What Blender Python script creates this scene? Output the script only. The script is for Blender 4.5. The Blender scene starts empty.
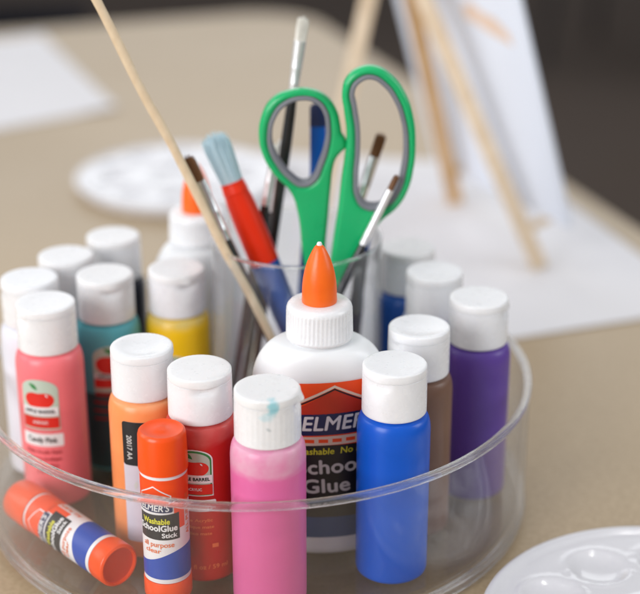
import bpy, bmesh, math, random
from math import sin, cos, pi, radians, sqrt, hypot
from mathutils import Vector, Matrix

random.seed(7)
S = bpy.context.scene
COL = S.collection
MM = 0.001
FLOOR_Z = 12.0            # top of the tray floor, in mm above the table

# ------------------------------------------------------------------ materials
def new_mat(name):
    m = bpy.data.materials.new(name); m.use_nodes = True
    nt = m.node_tree; nt.nodes.clear()
    out = nt.nodes.new('ShaderNodeOutputMaterial')
    return m, nt, out

def pmat(name, col, rough=0.4, var=0.06, vscale=60, bump=0.0, bscale=400, sss=0.0, sss_r=(1, .9, .8),
         metal=0.0, coat=0.0, spec=0.5, stretch=None, rvar=0.0, trans=0.0, grime=None):
    """principled surface with noise variation of colour, roughness and relief"""
    m, nt, out = new_mat(name)
    N, L = nt.nodes.new, nt.links.new
    b = N('ShaderNodeBsdfPrincipled'); L(b.outputs[0], out.inputs[0])
    tc = N('ShaderNodeTexCoord'); vec = tc.outputs['Object']
    if stretch:
        mp = N('ShaderNodeMapping'); mp.inputs['Scale'].default_value = stretch
        L(vec, mp.inputs[0]); vec = mp.outputs[0]
    nz = N('ShaderNodeTexNoise'); nz.inputs['Scale'].default_value = vscale; nz.inputs['Detail'].default_value = 4
    L(vec, nz.inputs['Vector'])
    mx = N('ShaderNodeMix'); mx.data_type = 'RGBA'
    mx.inputs[6].default_value = tuple(c * (1 - var) for c in col) + (1,)
    mx.inputs[7].default_value = tuple(min(1, c * (1 + var)) for c in col) + (1,)
    L(nz.outputs['Fac'], mx.inputs[0]); src = mx.outputs[2]
    if grime:                                   # handling marks, different on every object
        oi = N('ShaderNodeObjectInfo'); va = N('ShaderNodeVectorMath'); va.operation = 'ADD'
        cb = N('ShaderNodeCombineXYZ'); ml = N('ShaderNodeMath'); ml.operation = 'MULTIPLY'; ml.inputs[1].default_value = 3.7
        L(oi.outputs['Random'], ml.inputs[0]); L(ml.outputs[0], cb.inputs[0]); L(ml.outputs[0], cb.inputs[2])
        L(vec, va.inputs[0]); L(cb.outputs[0], va.inputs[1])
        ng = N('ShaderNodeTexNoise'); ng.inputs['Scale'].default_value = 130; ng.inputs['Detail'].default_value = 7; ng.inputs['Roughness'].default_value = .65
        L(va.outputs[0], ng.inputs['Vector'])
        mg = N('ShaderNodeMapRange'); mg.inputs[1].default_value = .54; mg.inputs[2].default_value = .76; mg.inputs[4].default_value = .42
        L(ng.outputs['Fac'], mg.inputs[0])
        m3 = N('ShaderNodeMix'); m3.data_type = 'RGBA'; m3.inputs[7].default_value = grime + (1,)
        L(mg.outputs[0], m3.inputs[0]); L(src, m3.inputs[6]); src = m3.outputs[2]
        m4 = N('ShaderNodeMix'); m4.data_type = 'RGBA'; m4.blend_type = 'MULTIPLY'; m4.inputs[0].default_value = 1
        cr4 = N('ShaderNodeValToRGB'); cr4.color_ramp.elements[0].color = (.95, .94, .92, 1); cr4.color_ramp.elements[1].color = (1, 1, 1, 1)
        L(oi.outputs['Random'], cr4.inputs[0]); L(src, m4.inputs[6]); L(cr4.outputs[0], m4.inputs[7]); src = m4.outputs[2]
    L(src, b.inputs['Base Color'])
    b.inputs['Roughness'].default_value = rough
    if rvar:
        mr = N('ShaderNodeMapRange'); mr.inputs[3].default_value = rough - rvar; mr.inputs[4].default_value = rough + rvar
        n3 = N('ShaderNodeTexNoise'); n3.inputs['Scale'].default_value = vscale * 2.3; L(vec, n3.inputs['Vector'])
        L(n3.outputs['Fac'], mr.inputs[0]); L(mr.outputs[0], b.inputs['Roughness'])
    b.inputs['Metallic'].default_value = metal
    b.inputs['Specular IOR Level'].default_value = spec
    b.inputs['Coat Weight'].default_value = coat; b.inputs['Coat Roughness'].default_value = 0.12
    b.inputs['Transmission Weight'].default_value = trans
    if sss:
        b.inputs['Subsurface Weight'].default_value = sss
        b.inputs['Subsurface Radius'].default_value = sss_r
        b.inputs['Subsurface Scale'].default_value = 0.004
    if bump:
        n2 = N('ShaderNodeTexNoise'); n2.inputs['Scale'].default_value = bscale; n2.inputs['Detail'].default_value = 5
        L(vec, n2.inputs['Vector'])
        bp = N('ShaderNodeBump'); bp.inputs['Strength'].default_value = bump; bp.inputs['Distance'].default_value = 0.0006
        L(n2.outputs['Fac'], bp.inputs['Height']); L(bp.outputs[0], b.inputs['Normal'])
    return m

def clear_mat(name, tint=(1, 1, 1), haze=0.03, refl=1.0, rough=0.03, edge=0.25):
    """thin clear plastic: see-through, schlick reflection, a little surface haze"""
    m, nt, out = new_mat(name)
    N, L = nt.nodes.new, nt.links.new
    tr = N('ShaderNodeBsdfTransparent'); tr.inputs[0].default_value = tint + (1,)
    gl = N('ShaderNodeBsdfGlossy'); gl.inputs['Roughness'].default_value = rough
    df = N('ShaderNodeBsdfDiffuse'); df.inputs[0].default_value = (.85, .86, .88, 1)
    lw = N('ShaderNodeLayerWeight'); lw.inputs['Blend'].default_value = 0.5
    pw = N('ShaderNodeMath'); pw.operation = 'POWER'; pw.inputs[1].default_value = 5; L(lw.outputs['Facing'], pw.inputs[0])
    ma = N('ShaderNodeMath'); ma.operation = 'MULTIPLY_ADD'; ma.inputs[1].default_value = .9 * refl; ma.inputs[2].default_value = .045 * refl
    L(pw.outputs[0], ma.inputs[0])
    p3 = N('ShaderNodeMath'); p3.operation = 'POWER'; p3.inputs[1].default_value = 3; L(lw.outputs['Facing'], p3.inputs[0])
    tc = N('ShaderNodeTexCoord'); nz = N('ShaderNodeTexNoise'); nz.inputs['Scale'].default_value = 45; nz.inputs['Detail'].default_value = 6
    L(tc.outputs['Object'], nz.inputs['Vector'])
    hz = N('ShaderNodeMath'); hz.operation = 'MULTIPLY'; hz.inputs[1].default_value = haze * 2; L(nz.outputs['Fac'], hz.inputs[0])
    h2 = N('ShaderNodeMath'); h2.operation = 'MULTIPLY_ADD'; h2.inputs[1].default_value = edge
    L(p3.outputs[0], h2.inputs[0]); L(hz.outputs[0], h2.inputs[2])
    m1 = N('ShaderNodeMixShader'); L(h2.outputs[0], m1.inputs[0]); L(tr.outputs[0], m1.inputs[1]); L(df.outputs[0], m1.inputs[2])
    m2 = N('ShaderNodeMixShader'); L(ma.outputs[0], m2.inputs[0]); L(m1.outputs[0], m2.inputs[1]); L(gl.outputs[0], m2.inputs[2])
    L(m2.outputs[0], out.inputs[0])
    return m

def rim_mat(name):
    """thick acrylic lip: mostly refracting, partly see-through"""
    m, nt, out = new_mat(name)
    N, L = nt.nodes.new, nt.links.new
    g = N('ShaderNodeBsdfGlass'); g.inputs['IOR'].default_value = 1.49; g.inputs['Roughness'].default_value = 0.0
    t = N('ShaderNodeBsdfTransparent'); t.inputs[0].default_value = (.97, .97, .97, 1)
    nz = N('ShaderNodeTexNoise'); nz.inputs['Scale'].default_value = 30
    mr = N('ShaderNodeMapRange'); mr.inputs[3].default_value = .72; mr.inputs[4].default_value = .76
    L(nz.outputs['Fac'], mr.inputs[0])
    mx = N('ShaderNodeMixShader'); L(mr.outputs[0], mx.inputs[0])
    L(t.outputs[0], mx.inputs[1]); L(g.outputs[0], mx.inputs[2])
    d = N('ShaderNodeBsdfDiffuse'); d.inputs[0].default_value = (.9, .91, .93, 1)
    m2 = N('ShaderNodeMixShader'); m2.inputs[0].default_value = .035
    L(mx.outputs[0], m2.inputs[1]); L(d.outputs[0], m2.inputs[2]); L(m2.outputs[0], out.inputs[0])
    return m

def wood_mat(name, c1, c2, scale=60, axis=(1, 1, .06), rough=.55):
    m, nt, out = new_mat(name)
    N, L = nt.nodes.new, nt.links.new
    b = N('ShaderNodeBsdfPrincipled'); L(b.outputs[0], out.inputs[0])
    tc = N('ShaderNodeTexCoord'); mp = N('ShaderNodeMapping'); mp.inputs['Scale'].default_value = axis
    L(tc.outputs['Object'], mp.inputs[0])
    nz = N('ShaderNodeTexNoise'); nz.inputs['Scale'].default_value = scale * 8; nz.inputs['Detail'].default_value = 6
    L(mp.outputs[0], nz.inputs['Vector'])
    cr = N('ShaderNodeValToRGB'); cr.color_ramp.elements[0].position = .3; cr.color_ramp.elements[1].position = .7
    cr.color_ramp.elements[0].color = c1 + (1,); cr.color_ramp.elements[1].color = c2 + (1,)
    L(nz.outputs['Fac'], cr.inputs[0]); L(cr.outputs[0], b.inputs['Base Color'])
    b.inputs['Roughness'].default_value = rough
    return m

def speckle_mat(name, c1, c2, c3, scale, rough, spec=.5):
    m, nt, out = new_mat(name)
    N, L = nt.nodes.new, nt.links.new
    b = N('ShaderNodeBsdfPrincipled'); L(b.outputs[0], out.inputs[0])
    tc = N('ShaderNodeTexCoord')
    n1 = N('ShaderNodeTexNoise'); n1.inputs['Scale'].default_value = scale; n1.inputs['Detail'].default_value = 8
    n2 = N('ShaderNodeTexNoise'); n2.inputs['Scale'].default_value = 3.5; n2.inputs['Detail'].default_value = 3
    L(tc.outputs['Object'], n1.inputs['Vector']); L(tc.outputs['Object'], n2.inputs['Vector'])
    cr = N('ShaderNodeValToRGB'); e = cr.color_ramp.elements
    e[0].position = .35; e[0].color = c1 + (1,); e[1].position = .65; e[1].color = c2 + (1,)
    L(n1.outputs['Fac'], cr.inputs[0])
    mx = N('ShaderNodeMix'); mx.data_type = 'RGBA'; mx.inputs[7].default_value = c3 + (1,)
    mr = N('ShaderNodeMapRange'); mr.inputs[1].default_value = .35; mr.inputs[2].default_value = .7; mr.inputs[4].default_value = .5
    L(n2.outputs['Fac'], mr.inputs[0]); L(mr.outputs[0], mx.inputs[0]); L(cr.outputs[0], mx.inputs[6])
    L(mx.outputs[2], b.inputs['Base Color'])
    r2 = N('ShaderNodeMapRange'); r2.inputs[3].default_value = rough - .06; r2.inputs[4].default_value = rough + .1
    L(n2.outputs['Fac'], r2.inputs[0]); L(r2.outputs[0], b.inputs['Roughness'])
    b.inputs['Specular IOR Level'].default_value = spec
    return m

def paint_body_mat(name, col, fill=None, upper=None, dark=None, rough=.29):
    """frosted squeeze bottle with paint behind it; above `fill` (metres) the paint film thins out"""
    m, nt, out = new_mat(name)
    N, L = nt.nodes.new, nt.links.new
    b = N('ShaderNodeBsdfPrincipled'); L(b.outputs[0], out.inputs[0])
    tc = N('ShaderNodeTexCoord')
    n1 = N('ShaderNodeTexNoise'); n1.inputs['Scale'].default_value = 34; n1.inputs['Detail'].default_value = 3
    n1.inputs['Distortion'].default_value = .6
    mp = N('ShaderNodeMapping'); mp.inputs['Scale'].default_value = (1, 1, 1.8)
    L(tc.outputs['Object'], mp.inputs[0]); L(mp.outputs[0], n1.inputs['Vector'])
    mx = N('ShaderNodeMix'); mx.data_type = 'RGBA'
    mx.inputs[6].default_value = tuple(c * .9 for c in col) + (1,)
    mx.inputs[7].default_value = tuple(min(1, c * 1.08 + .006) for c in col) + (1,)
    L(n1.outputs['Fac'], mx.inputs[0])
    res = mx.outputs[2]
    if fill is not None:
        sp = N('ShaderNodeSeparateXYZ'); L(tc.outputs['Object'], sp.inputs[0])
        ad = N('ShaderNodeMath'); ad.operation = 'MULTIPLY_ADD'; ad.inputs[1].default_value = .012; L(n1.outputs['Fac'], ad.inputs[0])
        L(sp.outputs[2], ad.inputs[2])
        mr = N('ShaderNodeMapRange'); mr.inputs[1].default_value = fill + .004; mr.inputs[2].default_value = fill + .0078
        L(ad.outputs[0], mr.inputs[0])
        m2 = N('ShaderNodeMix'); m2.data_type = 'RGBA'; m2.inputs[7].default_value = upper + (1,)
        n5 = N('ShaderNodeTexNoise'); n5.inputs['Scale'].default_value = 120; n5.inputs['Detail'].default_value = 4
        L(tc.outputs['Object'], n5.inputs['Vector'])
        mm = N('ShaderNodeMapRange'); mm.inputs[1].default_value = .35; mm.inputs[2].default_value = .65
        mm.inputs[3].default_value = .45; mm.inputs[4].default_value = 1
        L(n5.outputs['Fac'], mm.inputs[0])
        mu = N('ShaderNodeMath'); mu.operation = 'MULTIPLY'; L(mr.outputs[0], mu.inputs[0]); L(mm.outputs[0], mu.inputs[1])
        L(mu.outputs[0], m2.inputs[0]); L(res, m2.inputs[6]); res = m2.outputs[2]
    L(res, b.inputs['Base Color'])
    b.inputs['Roughness'].default_value = rough
    b.inputs['Coat Weight'].default_value = .06; b.inputs['Coat Roughness'].default_value = .2; b.inputs['Specular IOR Level'].default_value = .32
    b.inputs['Subsurface Weight'].default_value = .25
    b.inputs['Subsurface Radius'].default_value = (1, .7, .7); b.inputs['Subsurface Scale'].default_value = .002
    nb = N('ShaderNodeTexNoise'); nb.inputs['Scale'].default_value = 55; L(tc.outputs['Object'], nb.inputs['Vector'])
    bp = N('ShaderNodeBump'); bp.inputs['Strength'].default_value = .25; bp.inputs['Distance'].default_value = .001
    L(nb.outputs['Fac'], bp.inputs['Height']); L(bp.outputs[0], b.inputs['Normal'])
    return m

M = dict(
    cap=pmat('white cap plastic', (.85, .86, .885), .26, .02, 90, .3, 130, sss=.25, rvar=.08, grime=(.70, .70, .73)),
    lid=pmat('white lid plastic', (.86, .865, .885), .30, .02, 110, .35, 120, sss=.25, rvar=.10, grime=(.72, .71, .73)),
    glue_white=pmat('white glue bottle plastic', (.84, .85, .86), .32, .02, 50, .1, 120, sss=.4),
    glue_orange=pmat('orange tip plastic', (1.0, .145, .006), .36, .13, 110, .3, 200, sss=.2, sss_r=(1, .3, .1)),
    stick_orange=pmat('orange glue stick plastic', (.95, .085, .004), .32, .05, 80, .08, 300, spec=.4, coat=.1),
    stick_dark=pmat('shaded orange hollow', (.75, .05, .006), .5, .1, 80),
    label_orange=pmat('orange label print', (.92, .075, .006), .4, .04, 90),
    label_white=pmat('white label print', (.84, .83, .84), .4, .03, 90),
    label_cream=pmat('cream label print', (.78, .6, .48), .4, .05, 90),
    label_navy=pmat('navy label print', (.012, .02, .09), .4, .1, 90),
    label_black=pmat('black label print', (.012, .012, .015), .42, .2, 90),
    dark_teal_band=pmat('dark teal band', (.028, .075, .08), .42, .2, 90),
    label_blue=pmat('blue label print', (.015, .07, .42), .38, .08, 90),
    label_teal_blue=pmat('dark blue label print', (.01, .06, .2), .4, .08, 90),
    ink_yellow=pmat('yellow ink', (.75, .72, .04), .45, .05, 90),
    ink_white=pmat('white ink', (.82, .82, .82), .45, .03, 90),
    ink_grey=pmat('pale grey ink', (.62, .62, .6), .45, .03, 90),
    ink_red=pmat('red ink', (.72, .02, .012), .4, .08, 150),
    ink_emblem=pmat('dark orange print', (.55, .035, .010), .45, .15, 90),
    ink_dkred=pmat('deep red ink', (.33, .015, .015), .45, .05, 90),
    ink_green=pmat('green ink', (.03, .25, .06), .45, .1, 150),
    ink_sage=pmat('pale green ink', (.50, .60, .50), .45, .05, 90),
    ink_black=pmat('black ink', (.015, .013, .013), .45, .1, 90),
    ink_orange=pmat('orange ink', (.85, .2, .06), .45, .05, 90),
    ink_lilac=pmat('pale lilac label', (.66, .62, .7), .4, .05, 200),
    smudge=pmat('teal paint smear', (.36, .66, .72), .5, .25, 200),
    clear=clear_mat('clear acrylic', haze=.005, edge=.12, refl=.8, rough=.015),
    clear_floor=clear_mat('clear acrylic floor', haze=.006, edge=.02, rough=.03, tint=(.86, .85, .84), refl=1.1),  # grey tint darkens what lies beneath, standing in for contact shade
    cup_clear=clear_mat('clear cup plastic', tint=(.97, .975, .98), haze=.010, edge=.48, refl=1.4),
    rim=rim_mat('thick acrylic lip'),
    green=pmat('green scissor plastic', (.008, .45, .15), .29, .10, 60, .2, 260, coat=.12, spec=.4, rvar=.08, grime=(.03, .36, .14)),
    grip=pmat('grey soft grip', (.19, .20, .225), .5, .14, 80, .2, 500),
    steel=pmat('brushed steel', (.62, .62, .64), .25, .06, 90, .1, 300, metal=1.0, stretch=(1, 1, .1)),
    ferrule=pmat('nickel ferrule', (.72, .73, .75), .22, .06, 120, .15, 200, metal=1.0, rvar=.06),
    ferrule_white=pmat('bright aluminium ferrule', (.85, .86, .88), .4, .04, 120, .1, 200, metal=.75),
    black=pmat('black lacquered handle', (.012, .012, .014), .25, .2, 60, .05, 200, coat=.4),
    red_handle=pmat('red lacquered handle', (.90, .032, .004), .33, .06, 60, .06, 200, spec=.3),
    blue_handle=pmat('blue lacquered handle', (.006, .10, .46), .36, .08, 60, .06, 200, spec=.3),
    bristle_blue=pmat('pale blue nylon bristle', (.64, .83, .91), .4, .10, 900, sss=.2),
    bristle_brown=pmat('brown bristle', (.16, .06, .012), .5, .4, 900),
    bristle_white=pmat('white hog bristle', (.78, .76, .70), .5, .12, 900),
    dowel=wood_mat('pale birch', (.68, .52, .34), (.76, .61, .42), 40, (1, 1, .5)),
    handle_wood=wood_mat('varnished birch', (.62, .42, .24), (.78, .58, .37), 40, (1, 1, .06), .35),
    easel=wood_mat('pale pine', (.62, .47, .31), (.80, .66, .49), 30, (1, 1, .06)),
    easel_shaded=wood_mat('shaded amber pine', (.52, .29, .11), (.70, .45, .21), 30, (1, 1, .06)),  # same easel pine, with the middle leg's shade put into the colour
    canvas=pmat('white canvas', (.77, .82, .92), .8, .05, 22, .25, 900),
    wood_reflection=pmat('painted peach reflection', (.80, .62, .50), .7, .12, 60),
    paper=pmat('white paper', (.80, .785, .80), .8, .02, 12, .15, 90),
    palette=pmat('white palette plastic', (.74, .735, .77), .15, .02, 40, .06, 120, coat=.5, grime=(.66, .65, .70)),
    table=speckle_mat('beige laminate', (.41, .304, .18), (.48, .362, .224), (.385, .282, .164), 420, .40, .45),
    table_edge=pmat('table edge band', (.42, .34, .24), .5, .08, 40),
    floor=speckle_mat('dark carpet', (.055, .041, .033), (.10, .077, .063), (.08, .058, .044), 160, .9, .2),
    leg_metal=pmat('dark metal', (.04, .04, .045), .4, .1, 30, metal=.6),
    chair=pmat('navy chair plastic', (.002, .003, .009), .8, .15, 20, spec=.05),
)

# ------------------------------------------------------------------ object helpers
def tag(o, label, cat, group=None):
    o['label'] = label; o['category'] = cat
    if group: o['group'] = group
    return o

def thing(name, label, cat, loc=(0, 0, 0), rotz=0.0, group=None):
    e = bpy.data.objects.new(name, None); COL.objects.link(e)
    e.empty_display_size = .01
    e.location = Vector(loc) * MM; e.rotation_euler = (0, 0, rotz)
    return tag(e, label, cat, group)

def obj(name, bm, mats, parent=None, sharp=40, scale=MM, smooth=True):
    """bmesh in millimetres -> ONE linked mesh object"""
    me = bpy.data.meshes.new(name)
    bmesh.ops.recalc_face_normals(bm, faces=bm.faces[:])
    if scale != 1: bmesh.ops.scale(bm, vec=(scale,) * 3, verts=bm.verts[:])
    bm.to_mesh(me); bm.free()
    for m in (mats if isinstance(mats, (list, tuple)) else [mats]): me.materials.append(m)
    if smooth:
        me.shade_smooth(); me.set_sharp_from_angle(angle=radians(sharp))
    o = bpy.data.objects.new(name, me); COL.objects.link(o)
    if parent: o.parent = parent
    return o

def rings(bm, rs, n=64, mat=0, cap0=True, cap1=True, mod=None):
    """rs: list of (rx, ry, z); mod(angle, z, rx) -> delta r"""
    rows = []
    for rx, ry, z in rs:
        row = []
        for i in range(n):
            a = 2 * pi * i / n; d = mod(a, z, rx) if mod else 0
            row.append(bm.verts.new(((rx + d) * cos(a), (ry + d) * sin(a), z)))
        rows.append(row)
    for A, B in zip(rows, rows[1:]):
        for i in range(n):
            f = bm.faces.new((A[i], A[(i + 1) % n], B[(i + 1) % n], B[i])); f.material_index = mat
    if cap0: bm.faces.new(rows[0][::-1]).material_index = mat
    if cap1: bm.faces.new(rows[-1]).material_index = mat
    return rows

def lathe(prof, n=64, mod=None, cap0=True, cap1=True):
    bm = bmesh.new(); rings(bm, [(r, r, z) for r, z in prof], n, 0, cap0, cap1, mod); return bm

def ring_solid(prof, n=160):
    """closed profile (r,z) swept about z"""
    bm = bmesh.new(); rows = []
    for i in range(n):
        a = 2 * pi * i / n
        rows.append([bm.verts.new((r * cos(a), r * sin(a), z)) for r, z in prof])
    k = len(prof)
    for i in range(n):
        A, B = rows[i], rows[(i + 1) % n]
        for j in range(k): bm.faces.new((A[j], A[(j + 1) % k], B[(j + 1) % k], B[j]))
    return bm

def sweep(bm, pts, rx, ry, n=20, mat=0, hint=Vector((0, 1, 0))):
    """tapered elliptical sweep: rx across the view, ry along `hint`"""
    pts = [Vector(p) for p in pts]; rows = []
    for i, p in enumerate(pts):
        d = (pts[min(i + 1, len(pts) - 1)] - pts[max(i - 1, 0)]).normalized()
        w = d.cross(hint).normalized(); t = w.cross(d).normalized()
        rows.append([bm.verts.new(p + w * rx[i] * cos(2 * pi * k / n) + t * ry[i] * sin(2 * pi * k / n)) for k in range(n)])
    for A, B in zip(rows, rows[1:]):
        for k in range(n): bm.faces.new((A[k], A[(k + 1) % n], B[(k + 1) % n], B[k])).material_index = mat
    bm.faces.new(rows[0][::-1]).material_index = mat; bm.faces.new(rows[-1]).material_index = mat

def box(bm, c, s, mat=0, M4=None, bevel=0.0):
    r = bmesh.ops.create_cube(bm, size=1.0)
    bmesh.ops.scale(bm, vec=s, verts=r['verts']); bmesh.ops.translate(bm, vec=c, verts=r['verts'])
    if bevel:
        es = list({e for v in r['verts'] for e in v.link_edges})
        bmesh.ops.bevel(bm, geom=es, offset=bevel, segments=3, affect='EDGES', profile=.5)
    if M4 is not None: bmesh.ops.transform(bm, matrix=M4, verts=bm.verts[:])

# ------------------------------------------------------------------ wrapped print
def cyl(R, phi=0.0):
    def f(u, v, off):
        a = phi + u / R; return Vector(((R + off) * sin(a), -(R + off) * cos(a), v))
    return f

def ell(a, b):
    N = 720; tab = [0.0]
    for i in range(N):
        t = (i + .5) / N * pi / 2 * 1.0
        tab.append(tab[-1] + hypot(a * cos(t), b * sin(t)) * (pi / 2 / N))
    def f(u, v, off):
        s = abs(u); lo = 0
        for i in range(1, N + 1):
            if tab[i] >= s: lo = i; break
        else: lo = N
        t = lo / N * pi / 2
        if tab[lo] > tab[lo - 1] and lo: t -= (tab[lo] - s) / (tab[lo] - tab[lo - 1]) * (pi / 2 / N)
        t = math.copysign(t, u)
        n = Vector((sin(t) / a, -cos(t) / b, 0)).normalized()
        return Vector((a * sin(t), -b * cos(t), v)) + n * off
    return f

def wrap_bm(bm, surf, off, step=1.2):
    us = [v.co.x for v in bm.verts]
    u = math.floor(min(us) / step) * step + step
    while u < max(us):
        bmesh.ops.bisect_plane(bm, geom=bm.verts[:] + bm.edges[:] + bm.faces[:], plane_co=(u, 0, 0), plane_no=(1, 0, 0), dist=1e-5)
        u += step
    for v in bm.verts: v.co = surf(v.co.x, v.co.y, off + v.co.z)

def shapes(name, surf, lst, parent):
    """lst of (outline, material, layer): ONE printed mesh with its colours as slots"""
    mats = []; big = bmesh.new()
    for poly, m, lay in lst:
        if m not in mats: mats.append(m)
        b = bmesh.new(); f = b.faces.new([b.verts.new((x, y, 0)) for x, y in poly])
        bmesh.ops.triangulate(b, faces=[f]); wrap_bm(b, surf, .10 + .06 * lay)
        for f in b.faces: f.material_index = mats.index(m)
        me = bpy.data.meshes.new('tmp'); b.to_mesh(me); b.free(); big.from_mesh(me); bpy.data.meshes.remove(me)
    me = bpy.data.meshes.new(name)
    bmesh.ops.scale(big, vec=(MM,) * 3, verts=big.verts[:]); big.to_mesh(me); big.free()
    for m in mats: me.materials.append(m)
    me.shade_smooth()
    o = bpy.data.objects.new(name, me); COL.objects.link(o); o.parent = parent
    return o

def text_bm(s, size, bold=0.0, shear=0.0):
    c = bpy.data.curves.new('tmp', 'FONT'); c.body = s; c.size = size; c.align_x = 'CENTER'; c.align_y = 'CENTER'
    c.shear = shear; c.resolution_u = 3; c.space_character = 1.0 + bold * .12
    o = bpy.data.objects.new('tmp', c); COL.objects.link(o)
    dg = bpy.context.evaluated_depsgraph_get()
    me = bpy.data.meshes.new_from_object(o.evaluated_get(dg))
    bm = bmesh.new()
    # heavier strokes: the outline printed again with tiny shifts, each layer a hair above the last
    shifts = [(0, 0)] + ([(bold, 0), (-bold, 0), (0, bold), (0, -bold)] if bold else [])
    for i, (dx, dy) in enumerate(shifts):
        n0 = len(bm.verts); bm.from_mesh(me); bm.verts.ensure_lookup_table()
        for v in bm.verts[n0:]: v.co += Vector((dx, dy, .006 * i))
    bpy.data.objects.remove(o); bpy.data.curves.remove(c); bpy.data.meshes.remove(me)
    return bm

def text(s, size, u, v, m, surf, parent, lay=4, bold=0.0, shear=0.0, rot=0.0, width=None, arch=None):
    bm = text_bm(s, size, bold, shear)
    xs = [w.co.x for w in bm.verts]; ww = max(xs) - min(xs); cx = (max(xs) + min(xs)) / 2
    k = (width / ww) if width else 1
    for w in bm.verts:
        x, y = (w.co.x - cx) * k, w.co.y
        if arch: y += arch * x * x
        w.co = Vector((u + x * cos(rot) - y * sin(rot), v + x * sin(rot) + y * cos(rot), w.co.z))
    wrap_bm(bm, surf, .10 + .06 * lay, 1.0)
    me = bpy.data.meshes.new('lettering')
    bmesh.ops.scale(bm, vec=(MM,) * 3, verts=bm.verts[:]); bm.to_mesh(me); bm.free()
    me.materials.append(m)
    o = bpy.data.objects.new('lettering', me); COL.objects.link(o); o.parent = parent
    return o

def rect(u0, u1, v0, v1): return [(u0, v0), (u1, v0), (u1, v1), (u0, v1)]

def rrect(u0, u1, v0, v1, r, n=5):
    P = []
    for cx, cy, a0 in ((u1 - r, v0 + r, -90), (u1 - r, v1 - r, 0), (u0 + r, v1 - r, 90), (u0 + r, v0 + r, 180)):
        for i in range(n + 1):
            a = radians(a0 + 90 * i / n); P.append((cx + r * cos(a), cy + r * sin(a)))
    return P

def archshape(w, h, u=0, v=0, n=14, k=.62):
    """flat-bottomed shape with a rounded top"""
    P = [(u - w / 2, v), (u + w / 2, v)]
    hs = h - w * k * .5
    for i in range(n + 1):
        a = pi * i / n; P.append((u + w / 2 * cos(a), v + hs + (h - hs) * sin(a)))
    return P

def apple(u, v, s):
    P = []
    for i in range(40):
        a = 2 * pi * i / 40
        r = 1 - .13 * max(0, sin(a)) ** 6 * 2.1 - .10 * max(0, -sin(a)) ** 10
        P.append((u + s * r * cos(a) * 1.25, v + s * r * sin(a) * .82))
    return P

def leaf(u, v, s, ang):
    P = []
    for i in range(13):
        t = i / 12; P.append((t * 2 - 1, .45 * sin(pi * t)))
    for i in range(1, 12):
        t = 1 - i / 12; P.append((t * 2 - 1, -.32 * sin(pi * t)))
    return [(u + s * (x * cos(ang) - y * sin(ang)), v + s * (x * sin(ang) + y * cos(ang))) for x, y in P]

# ------------------------------------------------------------------ paint bottles
BR, BH = 16.8, 107.0
def bump_fn(a, phi, half):
    d = abs((a - phi + pi) % (2 * pi) - pi)
    return 0 if d >= half else .5 + .5 * cos(pi * d / half)

def cap_mesh(kind, n=144):
    """skirt of the cap, thumb recess at angle 0"""
    def mod(a, z, r):
        d = 0
        if kind == 3 and 84.2 < z < 100 and r > 13: d -= .15 * (.5 + .5 * cos(a * 36))
        if z > 98 and r > 12: d -= 1.7 * min(1, (z - 98) / 1.6) * bump_fn(a, 0, .55)
        return d
    return lathe([(12.6, 83.4), (14.5, 83.4), (14.75, 83.8), (14.75, 84.3), (14.72, 90), (14.66, 97.5), (14.64, 98.6), (14.62, 99.8), (14.6, 102.2), (14.5, 102.32), (12.8, 102.32)], n, mod)

def lid_mesh(dish, lip, n=96):
    def mod(a, z, r):
        d = 0
        if z < 105 and r > 13.6: d += lip * bump_fn(a, 0, .36) * (1 - max(0, z - 103) / 2.2)
        return d
    P = [(12.6, 102.34), (14.45, 102.36), (14.56, 102.48), (14.58, 103.2), (14.5, 105.6)]
    for i in range(1, 6):
        a = pi / 2 * i / 5; P.append((13.3 + 1.2 * cos(a), 105.6 + .9 * sin(a)))
    P += [(12.6, 106.5), (11.6, 106.48), (9, 106.45 - dish * .6), (5, 106.45 - dish), (1.2, 106.45 - dish)]
    return lathe(P, n, mod)

CAPS = {}
def add_cap(parent, phi, kind=0):
    if kind not in CAPS:
        CAPS[kind] = (obj('cap', cap_mesh(kind), M['cap'], None, 35), obj('lid', lid_mesh((.4, .25, 1.3, .3)[kind], (.9, .25, .1, 1.8)[kind]), M['lid'], None, 35))
        c, l = CAPS[kind]
    else:
        c = CAPS[kind][0].copy(); l = CAPS[kind][1].copy(); COL.objects.link(c); COL.objects.link(l)
    c.parent = parent; l.parent = c
    c.rotation_euler = (0, 0, phi)
    return c

def body_mesh(R=BR, sh=80.0, nk=14.2):
    P = [(3, .8), (R - 3.2, .8), (R - 2.6, 0), (R - 1.4, .25), (R - .4, 1.1), (R - .05, 2.4), (R, 5), (R, 30), (R, 55), (R, sh - 6)]
    for i in range(1, 9):
        a = pi / 2 * i / 8
        P.append((R - (R - nk) * (1 - cos(a)) , sh - 6 + 8.0 * sin(a)))
    P += [(nk - .6, sh + 3.0), (12.4, sh + 3.4), (12.3, 84.6)]
    return lathe(P, 72)

GROUP = 'acrylic paint bottles standing in the clear tray'
def bottle(label, x, y, mat, phi=-90, kind=0, top=119.0, body=None):
    t = thing('paint_bottle', label, 'paint bottle', (x, y, FLOOR_Z), 0, GROUP)
    obj('body', body_mesh() if body is None else body, mat, t, 50)
    c = add_cap(t, radians(phi), kind)
    t.scale = (1, 1, (top - FLOOR_Z) / BH)
    return t, c

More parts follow.
